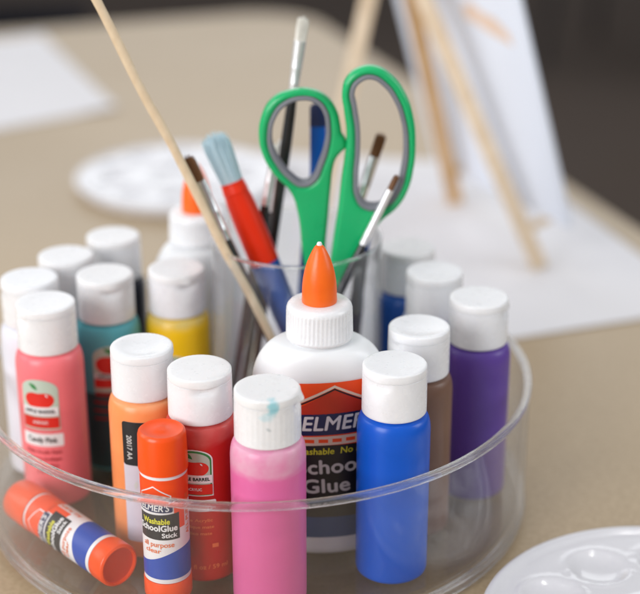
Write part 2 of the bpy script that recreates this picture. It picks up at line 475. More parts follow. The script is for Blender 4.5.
def apple_label(t, phi, v0, w=20.0, red='ink_red', name=None, lines=(), ink='ink_dkred', strip='label_white', banner='ink_black', frame='label_white'):
    """printed front: arched apple emblem, name strip, small lines"""
    s = cyl(BR, radians(phi)); h = w * 1.4; k = w / 20
    lab = shapes('label', s, [(rrect(-w * .56, w * .56, v0 - 9.6 * k, v0 - 2.4 * k, .8), M[strip], 0)] if name is not None else [(rect(-w * .3, w * .3, v0 - .4, v0), M[strip], 0)], t)
    shapes('emblem', s, [
        (archshape(w, h, 0, v0), M[frame], 1),
        (archshape(w - 1.3, h - 1.1, 0, v0 + .5), M['ink_green' if frame != 'ink_sage' else 'ink_sage'], 2),
        (archshape(w - 2.8, h - 2.6, 0, v0 + 1.0), M['ink_sage'], 3),
        (apple(0, v0 + h * .60, w * .31), M[red], 4),
        (leaf(-w * .13, v0 + h * .86, w * .14, radians(-38)), M['ink_green'], 5),
        (rect(-w * .47, w * .47, v0 + h * .285, v0 + h * .46), M['label_white'], 6),
        (rect(-w * .47, w * .47, v0 + 1.0, v0 + h * .26), M[red], 6),
        (leaf(w * .2, v0 + h * .69, w * .05, radians(-50)), M['label_white'], 6)], lab)
    text('APPLE BARREL', 2.7 * k, 0, v0 + h * .37, M[banner], s, lab, 7, .1, width=w * .82)
    text('ACRYLIC', 2.2 * k, 0, v0 + h * .15, M['ink_white'], s, lab, 7, .06, width=w * .4)
    if name: text(name, 4.2 * k, 0, v0 - 6 * k, M['ink_black'], s, lab, 3, .1, width=w * .8)
    for i, (ln, dv, wd) in enumerate(lines):
        text(ln, 2.6 * k, 0, v0 - dv, M[ink], s, lab, 1, .06, width=wd)
    return lab

def LZ(z): return z - FLOOR_Z

# front and right
t, c = bottle('pink paint bottle with a teal smear on its white cap, front middle', 9.6, -117.5,
              paint_body_mat('pink paint', (.74, .15, .37), fill=.0700, upper=(.74, .38, .51)), phi=-12, kind=3)
random.seed(3)
def blot(u, v, a, b, ang, n=26, j=.22):
    P = []
    for i in range(n):
        q = 2 * pi * i / n; r = 1 + random.uniform(-j, j)
        x, y = a * r * cos(q), b * r * sin(q); P.append((u + x * cos(ang) - y * sin(ang), v + x * sin(ang) + y * cos(ang)))
    return P
def stained(base, name, spots):
    m = base.copy(); m.name = name; nt = m.node_tree; N, L = nt.nodes.new, nt.links.new
    b = [n for n in nt.nodes if n.type == 'BSDF_PRINCIPLED'][0]
    src = b.inputs['Base Color'].links[0].from_socket
    tc = N('ShaderNodeTexCoord'); nz = N('ShaderNodeTexNoise'); nz.inputs['Scale'].default_value = 420; nz.inputs['Detail'].default_value = 4
    L(tc.outputs['Object'], nz.inputs['Vector'])
    for c_, sc_, rot_, col_, amt in spots:
        mp = N('ShaderNodeMapping'); mp.vector_type = 'TEXTURE'
        mp.inputs['Location'].default_value = [q * MM for q in c_]; mp.inputs['Rotation'].default_value = rot_; mp.inputs['Scale'].default_value = [q * MM for q in sc_]
        L(tc.outputs['Object'], mp.inputs[0])
        ln = N('ShaderNodeVectorMath'); ln.operation = 'LENGTH'; L(mp.outputs[0], ln.inputs[0])
        ad = N('ShaderNodeMath'); ad.operation = 'MULTIPLY_ADD'; ad.inputs[1].default_value = 1.1; L(nz.outputs['Fac'], ad.inputs[0]); L(ln.outputs['Value'], ad.inputs[2])
        mr = N('ShaderNodeMapRange'); mr.interpolation_type = 'SMOOTHSTEP'
        mr.inputs[1].default_value = 1.0; mr.inputs[2].default_value = 1.75; mr.inputs[3].default_value = amt; mr.inputs[4].default_value = 0
        L(ad.outputs[0], mr.inputs[0])
        mx = N('ShaderNodeMix'); mx.data_type = 'RGBA'; mx.inputs[7].default_value = col_ + (1,)
        L(mr.outputs[0], mx.inputs[0]); L(src, mx.inputs[6]); src = mx.outputs[2]
    L(src, b.inputs['Base Color'])
    return m
def on_cap(deg, z): return (14.6 * cos(radians(deg)), 14.6 * sin(radians(deg)), z)
SPOTS = [(on_cap(-66, 103.2), (2.8, 6.0, 3.6), (radians(35), 0, radians(24)), (.24, .60, .68), .85),
         (on_cap(-78, 99.0), (3.2, 6.0, 2.4), (0, 0, radians(12)), (.50, .72, .78), .6),
         (on_cap(-74, 93.2), (1.4, 6.0, .8), (0, .6, radians(14)), (.45, .5, .52), .7)]
c.data = c.data.copy(); c.data.materials[0] = stained(M['cap'], 'stained cap plastic', SPOTS)
c2 = c.children[0]; c2.data = c2.data.copy(); c2.data.materials[0] = stained(M['lid'], 'stained lid plastic', SPOTS)
bottle('bright blue paint bottle at the front right, beside the tray wall', 66.0, -93.0,
       paint_body_mat('blue paint', (.0005, .095, .56)), phi=-122, kind=1)
bottle('taupe brown paint bottle between the bright blue and the purple ones', 79.3, -52.0,
       paint_body_mat('brown paint', (.185, .10, .068), rough=.36), phi=-150, kind=2)
bottle('purple paint bottle at the right edge of the tray', 111.0, -16.2,
       paint_body_mat('purple paint', (.12, .058, .33), rough=.34), phi=-20, kind=0)
bottle('pale blue bottle with a translucent white cap behind the purple one', 91.5, 17.9,
       paint_body_mat('pale blue paint', (.52, .60, .72)), phi=-170, kind=1)
bottle('dark blue paint bottle at the back right, rearmost on that side', 79.5, 52.4,
       paint_body_mat('deep blue paint', (.02, .10, .40)), phi=60, kind=1)
# front left
t, c = bottle('red paint bottle with an apple emblem, right behind the upright glue stick', -21.8, -90.5,
              paint_body_mat('red paint', (.58, .018, .013), fill=.075, upper=(.62, .10, .09)), phi=-78, kind=1, top=115.6)
lab = apple_label(t, -9, 48.0, 17.5, name='', banner='ink_black',
            lines=((('Matte Acrylic'), 13.2, 16), ('Acrylique mate', 16.8, 17), ('Acrílico mate', 20.4, 15)), ink='ink_orange')
s = cyl(BR, radians(4))
shapes('swatch', s, [(rect(3.6, 6.6, 19.7, 21.8), M['ink_orange'], 1)], lab)
text('2 fl oz / 59 ml', 3.4, 1.5, 9.0, M['ink_orange'], s, lab, 1, .08, width=19)
t, c = bottle('light orange paint bottle with a black and lilac side label near the glue stick', -49.8, -70.5,
              paint_body_mat('orange paint', (.90, .30, .10), fill=.082, upper=(.92, .42, .2)), phi=20, kind=2, top=117.5)
s = cyl(BR, radians(-3))
lab = shapes('label', s, [(rrect(-8.6, 10, 10, 74.5, 1.5), M['ink_lilac'], 0), (rrect(-8.6, 10, 51.5, 74.5, 1.5), M['label_black'], 1)], t)
text('20017 AA', 3.6, -5.2, 61, M['ink_grey'], s, lab, 2, .06, rot=-pi / 2, width=13)
bars = []
q = 12.0
while q < 40:
    wd = random.choice((.35, .35, .6, .9)); bars.append((rect(2.5, 8.5, q, q + wd), M['ink_black'], 1)); q += wd + random.choice((.4, .5, .8))
shapes('barcode', s, bars, lab)
shapes('emblem', s, [(leaf(-2.6, 41, 2.4, 1.4), M['ink_grey'], 2), (blot(-3.8, 33.5, 1.6, .7, .3), M['ink_grey'], 2)], lab)
t, c = bottle('coral pink paint bottle with an apple emblem and white name strip, at left', -102.1, -22.5,
              paint_body_mat('coral paint', (.90, .20, .225)), phi=-140, kind=0)
apple_label(t, -12, 44.5, 19.5, name='Candy Pink', frame='ink_sage',
            lines=(('Matte Acrylic Paint', 12.6, 19), ('Peinture acrylique', 16.4, 18), ('Pintura acrílica', 20.2, 15), ('2 fl oz', 24.0, 8)))
# back left
bottle('white paint bottle at the left edge half hidden by the coral pink one', -115.5, 9.0,
       paint_body_mat('white paint', (.76, .77, .84)), phi=-160, kind=1)
bottle('white capped bottle between the leftmost white bottle and the black paint bottle', -101.8, 41.0,
       paint_body_mat('off white paint', (.74, .75, .80)), phi=150, kind=1)
bottle('black paint bottle rearmost on the left, next to the far glue bottle', -80.5, 70.5,
       paint_body_mat('black paint', (.012, .014, .03)), phi=150, kind=1)
t, c = bottle('teal paint bottle with a red apple emblem and dark lower band behind the orange one', -77.8, 14.5,
              paint_body_mat('teal paint', (.11, .44, .50)), phi=-70, kind=1)
lab = shapes('label', cyl(BR, radians(10)), [(rrect(-15, 17, 2.5, 45.5, 1.2), M['dark_teal_band'], 0), (rect(-10, 10, 40.2, 41.6), M['ink_dkred'], 1), (rect(-10, 9, 35.5, 36.7), M['ink_dkred'], 1), (rect(-10, 7, 31, 32), M['ink_dkred'], 1)], t)  # dark teal band round the lower body, crossed by deep red lines
s = cyl(BR, radians(14))
shapes('emblem', s, [(archshape(21, 27, 0, 46), M['ink_sage'], 1), (apple(0, 62.5, 7.2), M['ink_red'], 2), (leaf(-2, 70, 3.0, -.6), M['ink_green'], 3),
                     (rect(-10, 10, 54.6, 57.4), M['label_white'], 4), (rect(-10, 10, 49.4, 54.4), M['ink_red'], 4), (rect(-10, 10, 44.6, 47), M['ink_dkred'], 4)], lab)
text('APPLE BARREL', 2.6, 0, 56, M['ink_black'], s, lab, 6, .1, width=17)
t, c = bottle('yellow paint bottle behind the orange and red ones, left of the clear cup', -41.9, 22.5,
              paint_body_mat('yellow paint', (.93, .58, .012), fill=.080, upper=(.72, .55, .16)), phi=-60, kind=0)
apple_label(t, -8, 37, 19, name='', lines=())

# ------------------------------------------------------------------ glue bottles
def glue_bottle(label, x, y, rot, detailed):
    t = thing('glue_bottle', label, 'glue bottle', (x, y, FLOOR_Z), rot, 'white school glue bottles with orange tips')
    A, B = 31.5, 18.0
    bm = bmesh.new()
    rs = [(6, 4, 1.2), (A - 5, B - 4.5, 1.0), (A - 3.6, B - 3.6, .1), (A - 1.6, B - 1.6, .6), (A - .4, B - .4, 2.2), (A, B, 4.5), (A, B, 12)]
    rs += [(A - .0, B - .0, 12.4), (A, B, 30), (A, B, 60), (A, B, 84)]
    for i in range(1, 15):
        q = i / 14; a = pi / 2 * q
        rs.append((14.6 + (A - 14.6) * (cos(a) ** .85), 13.6 + (B - 13.6) * cos(a) ** .8, 84 + 22.5 * sin(a)))
    rs += [(13.2, 13.2, 107.2), (12.8, 12.8, 109)]
    rings(bm, rs, 96)
    body = obj('body', bm, M['glue_white'], t, 50)
    def mod(a, z, r): return -.28 * (.5 + .5 * cos(a * 48)) if 109.8 < z < 122.0 and r > 14 else 0
    obj('cap', lathe([(11.5, 108.0), (15.2, 108.0), (15.6, 108.5), (15.6, 109.6), (15.55, 110), (15.3, 121.8), (15.2, 122.2), (14.8, 123.6), (14.0, 124.5), (12.8, 125.0), (8, 125.2), (8, 125.0)], 288, mod), M['cap'], t, 40)
    P = [(7.0, 125.0), (8.0, 125.2), (8.15, 125.9), (8.0, 128.5)]
    for i in range(1, 13):
        q = i / 12; P.append((8.0 - 5.6 * q ** 2.3, 128.5 + 23.0 * q))
    P += [(1.6, 152.4), (1.2, 152.6)]
    tip = obj('nozzle', lathe(P, 48), M['glue_orange'], t, 50)
    obj('nozzle_opening', lathe([(1.15, 151.5), (1.25, 153.2), (.9, 153.9), (.3, 154.1)], 20), M['label_white'], tip)
    if detailed:
        s = ell(A, B)
        W = 30.5
        def dipped(v, d): return lambda u: v + d * (1 - (u / W) ** 2)
        def band(f0, f1, W=W, n=30):
            U = [-W + 2 * W * i / n for i in range(n + 1)]
            return [(u, f0(u)) for u in U] + [(u, f1(u)) for u in reversed(U)]
        z = lambda zz: zz - FLOOR_Z
        ct = lambda v: (lambda u: v)
        D = 7.0                       # the printed front is turned a little to the right
        def tilt(v, k=.035, c=-.0016): return lambda u: v + k * u + c * (u - D) ** 2 * .5
        lab = shapes('label', s, [
            (band(ct(z(70)), tilt(z(104.0))), M['label_orange'], 0),
            (band(ct(z(33.5)), ct(z(72.0))), M['label_black'], 1),
            (band(ct(z(22.5)), ct(z(33.7))), M['label_teal_blue'], 1),
            (band(tilt(z(77.2)), tilt(z(88.2)), 29), M['label_navy'], 1),
            (band(tilt(z(72.0)), tilt(z(76.6)), 29), M['label_cream'], 2)], t)
        def bar(x0, y0, x1, y1, w):
            d = Vector((x1 - x0, y1 - y0)).normalized() * w / 2
            return [(x0 + d.y, y0 - d.x), (x1 + d.y, y1 - d.x), (x1 - d.y, y1 + d.x), (x0 - d.y, y0 + d.x)]
        g = [([(-16, z(87.4)), (30, z(88.8)), (D, z(100.5))], M['ink_emblem'], 1),
             (bar(-18, z(89.5), D + .4, z(102.4), 1.2), M['label_cream'], 3), (bar(D - .4, z(102.4), 30, z(90.6), 1.2), M['label_cream'], 3),
             (bar(-17.5, z(88.4), D + .3, z(101.0), .7), M['label_black'], 4), (bar(D - .3, z(101.0), 29, z(89.7), .7), M['label_black'], 4)]
        u = -26
        while u < 26:
            g.append((rect(u, u + 4.4, z(73.4) + .035 * u, z(75.2) + .035 * u), M['label_orange'], 3)); u += 6.4
        shapes('emblem', s, g, lab)
        text("ELMER'S", 10.2, 10.3, z(83.3), M['ink_white'], s, lab, 4, .22, .2, width=37, rot=.035)
        text('Washable  No Run', 4.6, 6.5, z(68.9), M['ink_yellow'], s, lab, 3, .08, .1, width=36, rot=.03)
        text('School', 10.2, 4.6, z(60.4), M['ink_grey'], s, lab, 3, .26, .0, width=31, rot=.05)
        text('Glue', 10.2, 3.4, z(50.2), M['ink_grey'], s, lab, 3, .26, .0, width=22.5, rot=.05)
    return t
glue_bottle('white glue bottle with orange nozzle and printed front label, in the middle of the tray', 32.2, -66.0, 0, True)
glue_bottle('white glue bottle with orange nozzle at the back left, behind the brushes and yellow paint', -34.5, 73.0, radians(52), False).scale = (1, 1, .958)

# ------------------------------------------------------------------ glue sticks
def glue_stick(label, P0, P1, face, R):
    """P0 = bottom of the dial end, P1 = top of the cap"""
    a, b = Vector(P0), Vector(P1); L = (b - a).length
    t = thing('glue_stick', label, 'glue stick', P0, 0, 'orange capped glue sticks')
    t.rotation_mode = 'QUATERNION'
    q = Vector((0, 0, 1)).rotation_difference((b - a).normalized())
    from mathutils import Quaternion
    fl_ = q.inverted() @ Vector(face); spin = math.atan2(fl_.x, -fl_.y)     # the print faces `face`
    t.rotation_quaternion = q @ Quaternion((0, 0, 1), spin)
    zb, zc = L * .12, L * .765
    obj('barrel', lathe([(R - 1.4, zb + .3), (R - .45, zb + .3), (R - .45, zc + .4), (R - 1.4, zc + .4)], 64), M['label_white'], t)
    bs = lathe([(R - 2.4, 5.0), (R - 2.2, 3.5), (R - 1.9, .3), (R - 1.2, 0), (R - .3, .5), (R, 1.4), (R, zb - .8), (R - .3, zb)], 64)
    dial = obj('dial', bs, M['stick_orange'], t, 45)
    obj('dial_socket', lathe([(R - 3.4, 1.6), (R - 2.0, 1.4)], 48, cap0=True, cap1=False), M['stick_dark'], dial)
    def mod(an, z, r): return -.08 * (.5 + .5 * cos(an * 30)) if zc + 3 < z < L - 3 and r > R - .6 else 0
    obj('cap', lathe([(R - .5, zc + .6), (R + .1, zc + .7), (R + .2, zc + 1.5), (R - .25, L - 2.6), (R - .6, L - 1.2), (R - 1.5, L - .4), (R - 2.6, L - .5), (R - 3.2, L - .75), (3.5, L - .75), (2.9, L - .55), (1.2, L - .5)], 90, mod), M['stick_orange'], t, 45)
    s = cyl(R - .45)
    Wd = pi * (R - .45) - .8
    H = zc - zb; V = lambda f: zb + .4 + (H - .6) * f
    n = 24
    def swoosh(f): return [(-Wd + 2 * Wd * i / n, V(f(-1 + 2 * i / n))) for i in range(n + 1)]
    low = lambda x: .04
    top = lambda x: .18 + .16 * (1 / (1 + math.exp(-7 * (x - .02))))
    lab = shapes('label', s, [
        (rect(-Wd, Wd, V(0), V(1)), M['label_white'], 0),
        (rect(-Wd, Wd, V(.74), V(.985)), M['label_orange'], 1),
        (swoosh(low) + swoosh(top)[::-1], M['label_blue'], 1),
        (rect(7.0, 12.6, V(.52), V(.76)), M['label_orange'], 1)], t)
    shapes('emblem', s, [
        ([(-9.8, V(.755)), (-9.8, V(.84)), (-2, V(.93)), (6, V(.84)), (6, V(.755))], M['label_white'], 2),
        ([(-9.2, V(.755)), (-9.2, V(.836)), (-2, V(.918)), (5.4, V(.836)), (5.4, V(.755))], M['label_orange'], 3),
        (rrect(-10.4, 6.4, V(.685), V(.765), .8), M['label_navy'], 4),
        ([(-11, V(.655)), (9.4, V(.672)), (9.4, V(.425)), (-11, V(.425))], M['label_black'], 2)], lab)
    text("ELMER'S", 4.4, -2, V(.725), M['ink_white'], s, lab, 6, .09, .15, width=14)
    text('Washable', 4.0, -1.6, V(.600), M['ink_yellow'], s, lab, 5, .12, width=13)
    text('SchoolGlue', 4.3, -.9, V(.535), M['ink_white'], s, lab, 5, .16, width=18.4)
    text('Stick', 3.2, 4.6, V(.468), M['ink_white'], s, lab, 5, .1, width=7)
    text('all purpose', 3.6, -1, V(.375), M['ink_orange'], s, lab, 3, .05, width=15)
    text('clear', 3.2, -3.5, V(.315), M['ink_orange'], s, lab, 3, .05, width=8)
    text('ALL PURPOSE', 3.4, 14.6, V(.62), M['ink_orange'], s, lab, 3, .06, rot=pi / 2, width=21)
    return t
glue_stick('upright orange capped glue stick at the front of the tray', (-37.3, -113.5, FLOOR_Z + .2), (-37.3, -113.5, 96.8), (-.18, -1, 0), 11.0)
glue_stick('glue stick lying on its side at the tray left front, orange ends', (-60.0, -109.5, FLOOR_Z + 10.8), (-117.5, -47.5, FLOOR_Z + 10.8), (-.62, -.58, .35), 10.6)

# ------------------------------------------------------------------ tray and cup
t = thing('turntable_tray', 'round clear acrylic tray with low wall holding the craft supplies', 'tray', (0, 0, 0))
RI, RO = 136.9, 139.8
obj('wall', ring_solid([(RI, 12.0), (RI, 69.6), (RO, 69.6), (RO, 7.5), (RI, 7.5), (RI, 8.9)]), M['clear'], t, 30)
def rounded(r0, r1, z0, z1, b, n=4):
    return [(r, z) for r, z in rrect(r0, r1, z0, z1, b, n)]
prof = rounded(RI - .3, RO + .7, 69.6, 73.1, 1.0)
obj('rim', ring_solid(prof, 240), M['rim'], t, 25)
obj('floor_plate', lathe([(2, 9.0), (RI - .2, 9.0), (RI - .2, 11.9), (2, 11.9)], 160), M['clear_floor'], t, 30)
prof = rounded(RI - 1.0, RO + .6, 1.6, 7.4, 1.3)
obj('foot_ring', ring_solid(prof, 240), M['rim'], t, 25)
obj('swivel_base', ring_solid([(84, .5), (84, 8.6), (88, 8.6), (88, .5)], 120), M['clear'], t, 30)

cup = thing('clear_cup', 'clear plastic cup holding scissors and brushes behind the front glue bottle', 'cup', (20.6, 22.0, FLOOR_Z))
CR0, CR1, CH = 46.0, 43.8, 123.0
prof_o = [(0, 0)]
obj('wall', ring_solid([(CR0 - 1.4, 2.2), (CR1 - 1.4, CH - .8), (CR1 - .9, CH), (CR1 - .2, CH - .2), (CR1, CH - .9), (CR0, .6), (CR0 - .6, .2), (CR0 - 1.2, .6)], 140), M['cup_clear'], cup, 35)
obj('base', lathe([(1.5, .4), (CR0 - 1.8, .4), (CR0 - 1.8, 2.0), (1.5, 2.0)], 90), M['cup_clear'], cup, 30)
prof = []
for i in range(10):
    a = 2 * pi * i / 10; prof.append((CR1 - .6 + .9 * cos(a), CH + 1.0 + .8 * sin(a)))
obj('rim', ring_solid(prof, 140), M['rim'], cup, 60)

# ------------------------------------------------------------------ scissors
def plate(name, paths, depth, bev, mat, parent, y):
    c = bpy.data.curves.new('tmp', 'CURVE'); c.dimensions = '2D'; c.fill_mode = 'BOTH'
    c.extrude = max(0, depth / 2 - bev) * MM; c.bevel_depth = bev * MM; c.bevel_resolution = 4; c.offset = -bev * MM; c.resolution_u = 8
    for P in paths:
        s = c.splines.new('BEZIER'); s.bezier_points.add(len(P) - 1); s.use_cyclic_u = True
        for bp_, (x, z) in zip(s.bezier_points, P):
            bp_.co = (x * MM, z * MM, 0); bp_.handle_left_type = bp_.handle_right_type = 'AUTO'
    o = bpy.data.objects.new('tmp', c); COL.objects.link(o)
    dg = bpy.context.evaluated_depsgraph_get(); me = bpy.data.meshes.new_from_object(o.evaluated_get(dg))
    bpy.data.objects.remove(o); bpy.data.curves.remove(c)
    bm = bmesh.new(); bm.from_mesh(me); bpy.data.meshes.remove(me)
    bmesh.ops.remove_doubles(bm, verts=bm.verts[:], dist=1e-6)
    bmesh.ops.transform(bm, matrix=Matrix.Rotation(pi / 2, 4, 'X'), verts=bm.verts[:])
    bmesh.ops.translate(bm, vec=(0, y * MM, 0), verts=bm.verts[:])
    return obj(name, bm, mat, parent, 40, scale=1)
X0, Z0 = 33.0, 20.0
def loc(P): return [(x - X0, z - Z0) for x, z in P]
def shrink(P, d):
    n = len(P); out = []
    ar = sum(P[i][0] * P[(i + 1) % n][1] - P[(i + 1) % n][0] * P[i][1] for i in range(n))
    sg = 1 if ar > 0 else -1
    for i in range(n):
        tx, tz = P[(i + 1) % n][0] - P[i - 1][0], P[(i + 1) % n][1] - P[i - 1][1]; l = hypot(tx, tz)
        out.append((P[i][0] - sg * tz / l * -d * 1.0, P[i][1] + sg * tx / l * d)) if False else out.append((P[i][0] - sg * (tz / l) * d, P[i][1] + sg * (tx / l) * d))
    return out
sc = thing('scissors', 'green handled scissors with grey finger grips standing in the clear cup', 'scissors', (X0, 13.0, Z0))
LO = [[2.4, 190.4], [3.7, 201.7], [9.2, 210.9], [18.0, 214.9], [27.9, 215.5], [35.7, 211.9], [40.7, 204.8], [42.7, 196.6], [43.2, 193.5], [45.0, 190.5], [45.2, 186.5], [42.6, 183.6], [40.4, 180.5], [39.0, 176.0], [37.8, 165.3], [36.8, 152.5], [35.4, 135.2], [34.9, 113.1], [30.7, 99.6], [26.6, 113.1], [23.6, 130.8], [21.2, 152.5], [17.7, 163.2], [9.7, 172.1], [4.8, 180.5]]
LH = [[8.9, 192.5], [11.0, 201.7], [16.0, 207.9], [23.9, 210.5], [29.8, 209.3], [33.8, 204.8], [35.3, 196.6], [34.8, 188.4], [31.8, 178.0], [27.8, 170.0], [23.7, 168.5], [18.7, 171.7], [12.8, 179.0], [9.5, 186.3]]
ROU = [[43.2, 214.9], [45.5, 222.0], [51.3, 226.5], [59.1, 227.3], [67.0, 223.0], [74.0, 213.9], [78.2, 201.7], [79.5, 188.4], [78.8, 175.9], [76.1, 164.3], [71.2, 155.7], [63.2, 148.2], [56.3, 137.4], [49.2, 125.3], [43.1, 110.8], [39.0, 99.6], [36.4, 113.1], [38.0, 128.6], [39.9, 143.9], [41.5, 154.7], [43.0, 169.6], [44.6, 182.1], [45.4, 194.6], [44.2, 204.8]]
RH = [[49.4, 215.9], [52.3, 220.0], [57.2, 221.4], [63.1, 217.9], [68.2, 210.9], [71.7, 201.7], [73.6, 188.4], [72.8, 175.9], [70.0, 165.3], [65.1, 158.9], [60.1, 156.8], [55.0, 157.9], [52.3, 162.1], [51.4, 171.7], [52.1, 184.2], [52.0, 196.6], [50.5, 206.8]]
for outl, hole, yo in ((LO, LH, .8), (ROU, RH, -1.0)):
    o_, h_ = loc(outl), loc(hole)
    hd = plate('handle', [o_, shrink(h_, -1.8)], 8.2, 2.6, M['green'], sc, yo)
    plate('finger_grip', [shrink(h_, -2.4), h_], 9.0, .9, M['grip'], hd, yo)
def blade(x0, x1, tipx, y0):
    bm = bmesh.new()
    P = [(x0, 112), (x1, 112), (x1 - .3, 96), (tipx + 3.0, 40), (tipx, 22), (tipx - 2.5, 40), (x0 - .2, 94)]
    P = loc(P)
    A = [bm.verts.new((x, y0 - .7, z)) for x, z in P]; B = [bm.verts.new((x, y0 + .7, z)) for x, z in P]
    bm.faces.new(A); bm.faces.new(B[::-1])
    for i in range(len(P)): bm.faces.new((A[i], B[i], B[(i + 1) % len(P)], A[(i + 1) % len(P)]))
    return bm
obj('blade', blade(27.5, 37.0, 33.5, 1.0), M['steel'], sc, 20)
obj('blade', blade(33.5, 43.0, 36.0, -1.1), M['steel'], sc, 20)
bm = lathe([(1, -3.2), (3.2, -3.0), (3.6, -2.4), (3.6, 2.4), (3.2, 3.0), (1, 3.2)], 28)
bmesh.ops.transform(bm, matrix=Matrix.Translation((35.5 - X0, 0, 93 - Z0)) @ Matrix.Rotation(pi / 2, 4, 'X'), verts=bm.verts[:])
obj('pivot_screw', bm, M['steel'], sc)

# ------------------------------------------------------------------ brushes
BG = 'paint brushes standing in the clear cup'
def brush(label, tip, end, Lb, Lf, wb, tb, wf, handle, mh, mf, mb, flare=1.0, name='paint_brush', splay=.12, nb=90, seg2=None):
    """tip -> end axis; Lb bristle length, Lf ferrule length; handle = [(fraction, radius)...]"""
    tip, end = Vector(tip), Vector(end); ax = end - tip; L = ax.length; d = ax.normalized()
    t = thing(name, label, 'paint brush', end, 0, BG)
    P = lambda s: tip + d * s - end
    w = d.cross(Vector((0, 1, 0))).normalized(); th = w.cross(d).normalized()
    # bristles: a tapered core and a bundle of single hairs, one mesh
    bm = bmesh.new()
    sweep(bm, [P(Lb + 1), P(Lb * .5), P(Lb * .12)], [wb * .9, wb * .95 * (1 + (flare - 1) * .5), wb * .75 * flare], [tb * .9, tb * .8, tb * .35], 14)
    for i in range(nb):
        a = random.uniform(0, 2 * pi); r = sqrt(random.random())
        u, v = r * cos(a), r * sin(a)
        tp = random.uniform(-.03, .16) * Lb + (abs(u) ** 2) * .10 * Lb
        p0 = P(Lb + .5) + w * u * wb * .95 + th * v * tb * .95
        p1 = P(Lb * .5) + w * u * wb * (1 + (flare - 1) * .5) * 1.05 + th * v * tb
        p2 = P(tp) + w * (u * wb * flare + random.uniform(-splay, splay)) + th * (v * tb * .6 + random.uniform(-splay, splay))
        hr = .22 if wb > 4 else .12
        sweep(bm, [p0, p1, p2], [hr, hr, hr * .4], [hr, hr, hr * .4], 4)
    obj('bristles', bm, mb, t, 60)
    bm = bmesh.new()
    rh = handle[0][1]
    S_ = [0, .03, .3, .5, .52, .56, .6, .8, .82, .86, 1.0]
    rx = []; ry = []
    for s in S_:
        k = s * s * (3 - 2 * s); b_ = .12 if s in (.52, .82) else 0
        rx.append(wf * (1 - k) + (rh + .15) * k + b_); ry.append((tb + .25) * (1 - k) + (rh + .15) * k + b_)
    sweep(bm, [P(Lb + Lf * s) for s in S_], rx, ry, 24)
    obj('ferrule', bm, mf, t, 40)
    def hseg(h, m, nm='handle', par=t):
        bm = bmesh.new(); z0 = Lb + Lf * .97
        sweep(bm, [P(z0 + (L - z0) * f) for f, r in h], [r for f, r in h], [r for f, r in h], 22)
        return obj(nm, bm, m, par, 50)
    h = hseg(handle, mh)
    if seg2: hseg(seg2[0], seg2[1], 'handle_tip', h)
    return t
SL = [(0, 2.2), (.06, 2.7), (.15, 3.0), (.35, 2.6), (.7, 1.9), (.97, 1.4), (1, .8)]
brush('small flat brush with brown bristles and silver ferrule beside the long wooden stick', (-32.9, 4.0, 184.9), (36.0, 3.0, 16.0), 14.5, 33, 3.4, 1.9, 3.5,
      [(0, 3.0), (.04, 3.2), (.1, 3.2), (.4, 2.6), (.9, 1.8), (1, 1.0)], M['black'], M['ferrule'], M['bristle_brown'])
brush('thick brush with pale blue bristles and a red and blue handle', (-21.4, 22.0, 190.5), (45.0, 11.0, 17.0), 26.5, 6, 6.0, 4.6, 6.0,
      [(0, 6.4), (.03, 7.0), (.12, 7.6), (.24, 7.6), (.255, 7.5)], M['red_handle'], M['red_handle'], M['bristle_blue'], flare=1.22, splay=.6, nb=260,
      seg2=([(.257, 7.45), (.45, 7.0), (.8, 5.0), (.97, 3.8), (1, 2.4)], M['blue_handle']))
brush('tall black handled brush with white bristles and bright ferrule', (24.3, 40.0, 245.5), (-8.0, 31.0, 15.0), 12.5, 26, 3.1, 2.2, 3.1, SL, M['black'], M['ferrule_white'], M['bristle_white'])
brush('short black brush seen behind the left scissor handle', (15.1, 48.0, 187.5), (-14.0, 38.0, 15.0), 9, 38, 1.6, 1.6, 2.4, SL, M['black'], M['ferrule_white'], M['bristle_white'], nb=40)
brush('blunt brush with brown bristles and steel ferrule seen through the right scissor handle', (64.4, 45.0, 184.0), (12.0, 27.0, 15.5), 13, 30, 3.0, 1.9, 3.0, SL, M['black'], M['ferrule'], M['bristle_brown'])
brush('thin brush with a brown point and white ferrule in front of the right scissor handle', (70.7, 5.0, 174.5), (-4.0, -6.0, 15.0), 8.5, 31, 1.5, 1.4, 1.9, [(0, 1.9), (.1, 2.4), (.4, 2.2), (.9, 1.5), (1, .8)], M['black'], M['ferrule_white'], M['bristle_brown'], nb=50)
brush('small brush with a pale ferrule and black handle left of the tall white bristled brush', (10.5, 30.0, 183.0), (-20.0, 24.0, 15.0), 7, 26, 1.6, 1.5, 2.2, SL, M['black'], M['ferrule_white'], M['bristle_white'], nb=40)
brush('dark handled brush leaning low at the right side of the cup', (56.0, 32.0, 139.0), (44.0, 34.0, 15.0), 14, 24, 3.6, 2.4, 3.6, [(0, 3.2), (.1, 4.0), (.4, 4.2), (.9, 2.6), (1, 1.4)], M['black'], M['black'], M['blue_handle'])

st = thing('wooden_stick', 'long thin wooden stick leaning out of the cup to the left', 'stick', (44.0, -9.0, 15.0))
A_, B_ = Vector((-81.0, 3.0, 279.0)), Vector((44.0, -9.0, 15.0))
bm = bmesh.new(); K = 24
sweep(bm, [A_.lerp(B_, i / K) - B_ + Vector((.5 * sin(i * .9), 0, .3 * cos(i * 1.7))) for i in range(K + 1)], [2.3 + .12 * sin(i * 2.1) for i in range(K + 1)], [2.2] * (K + 1), 14)
obj('shaft', bm, M['dowel'], st, 50)

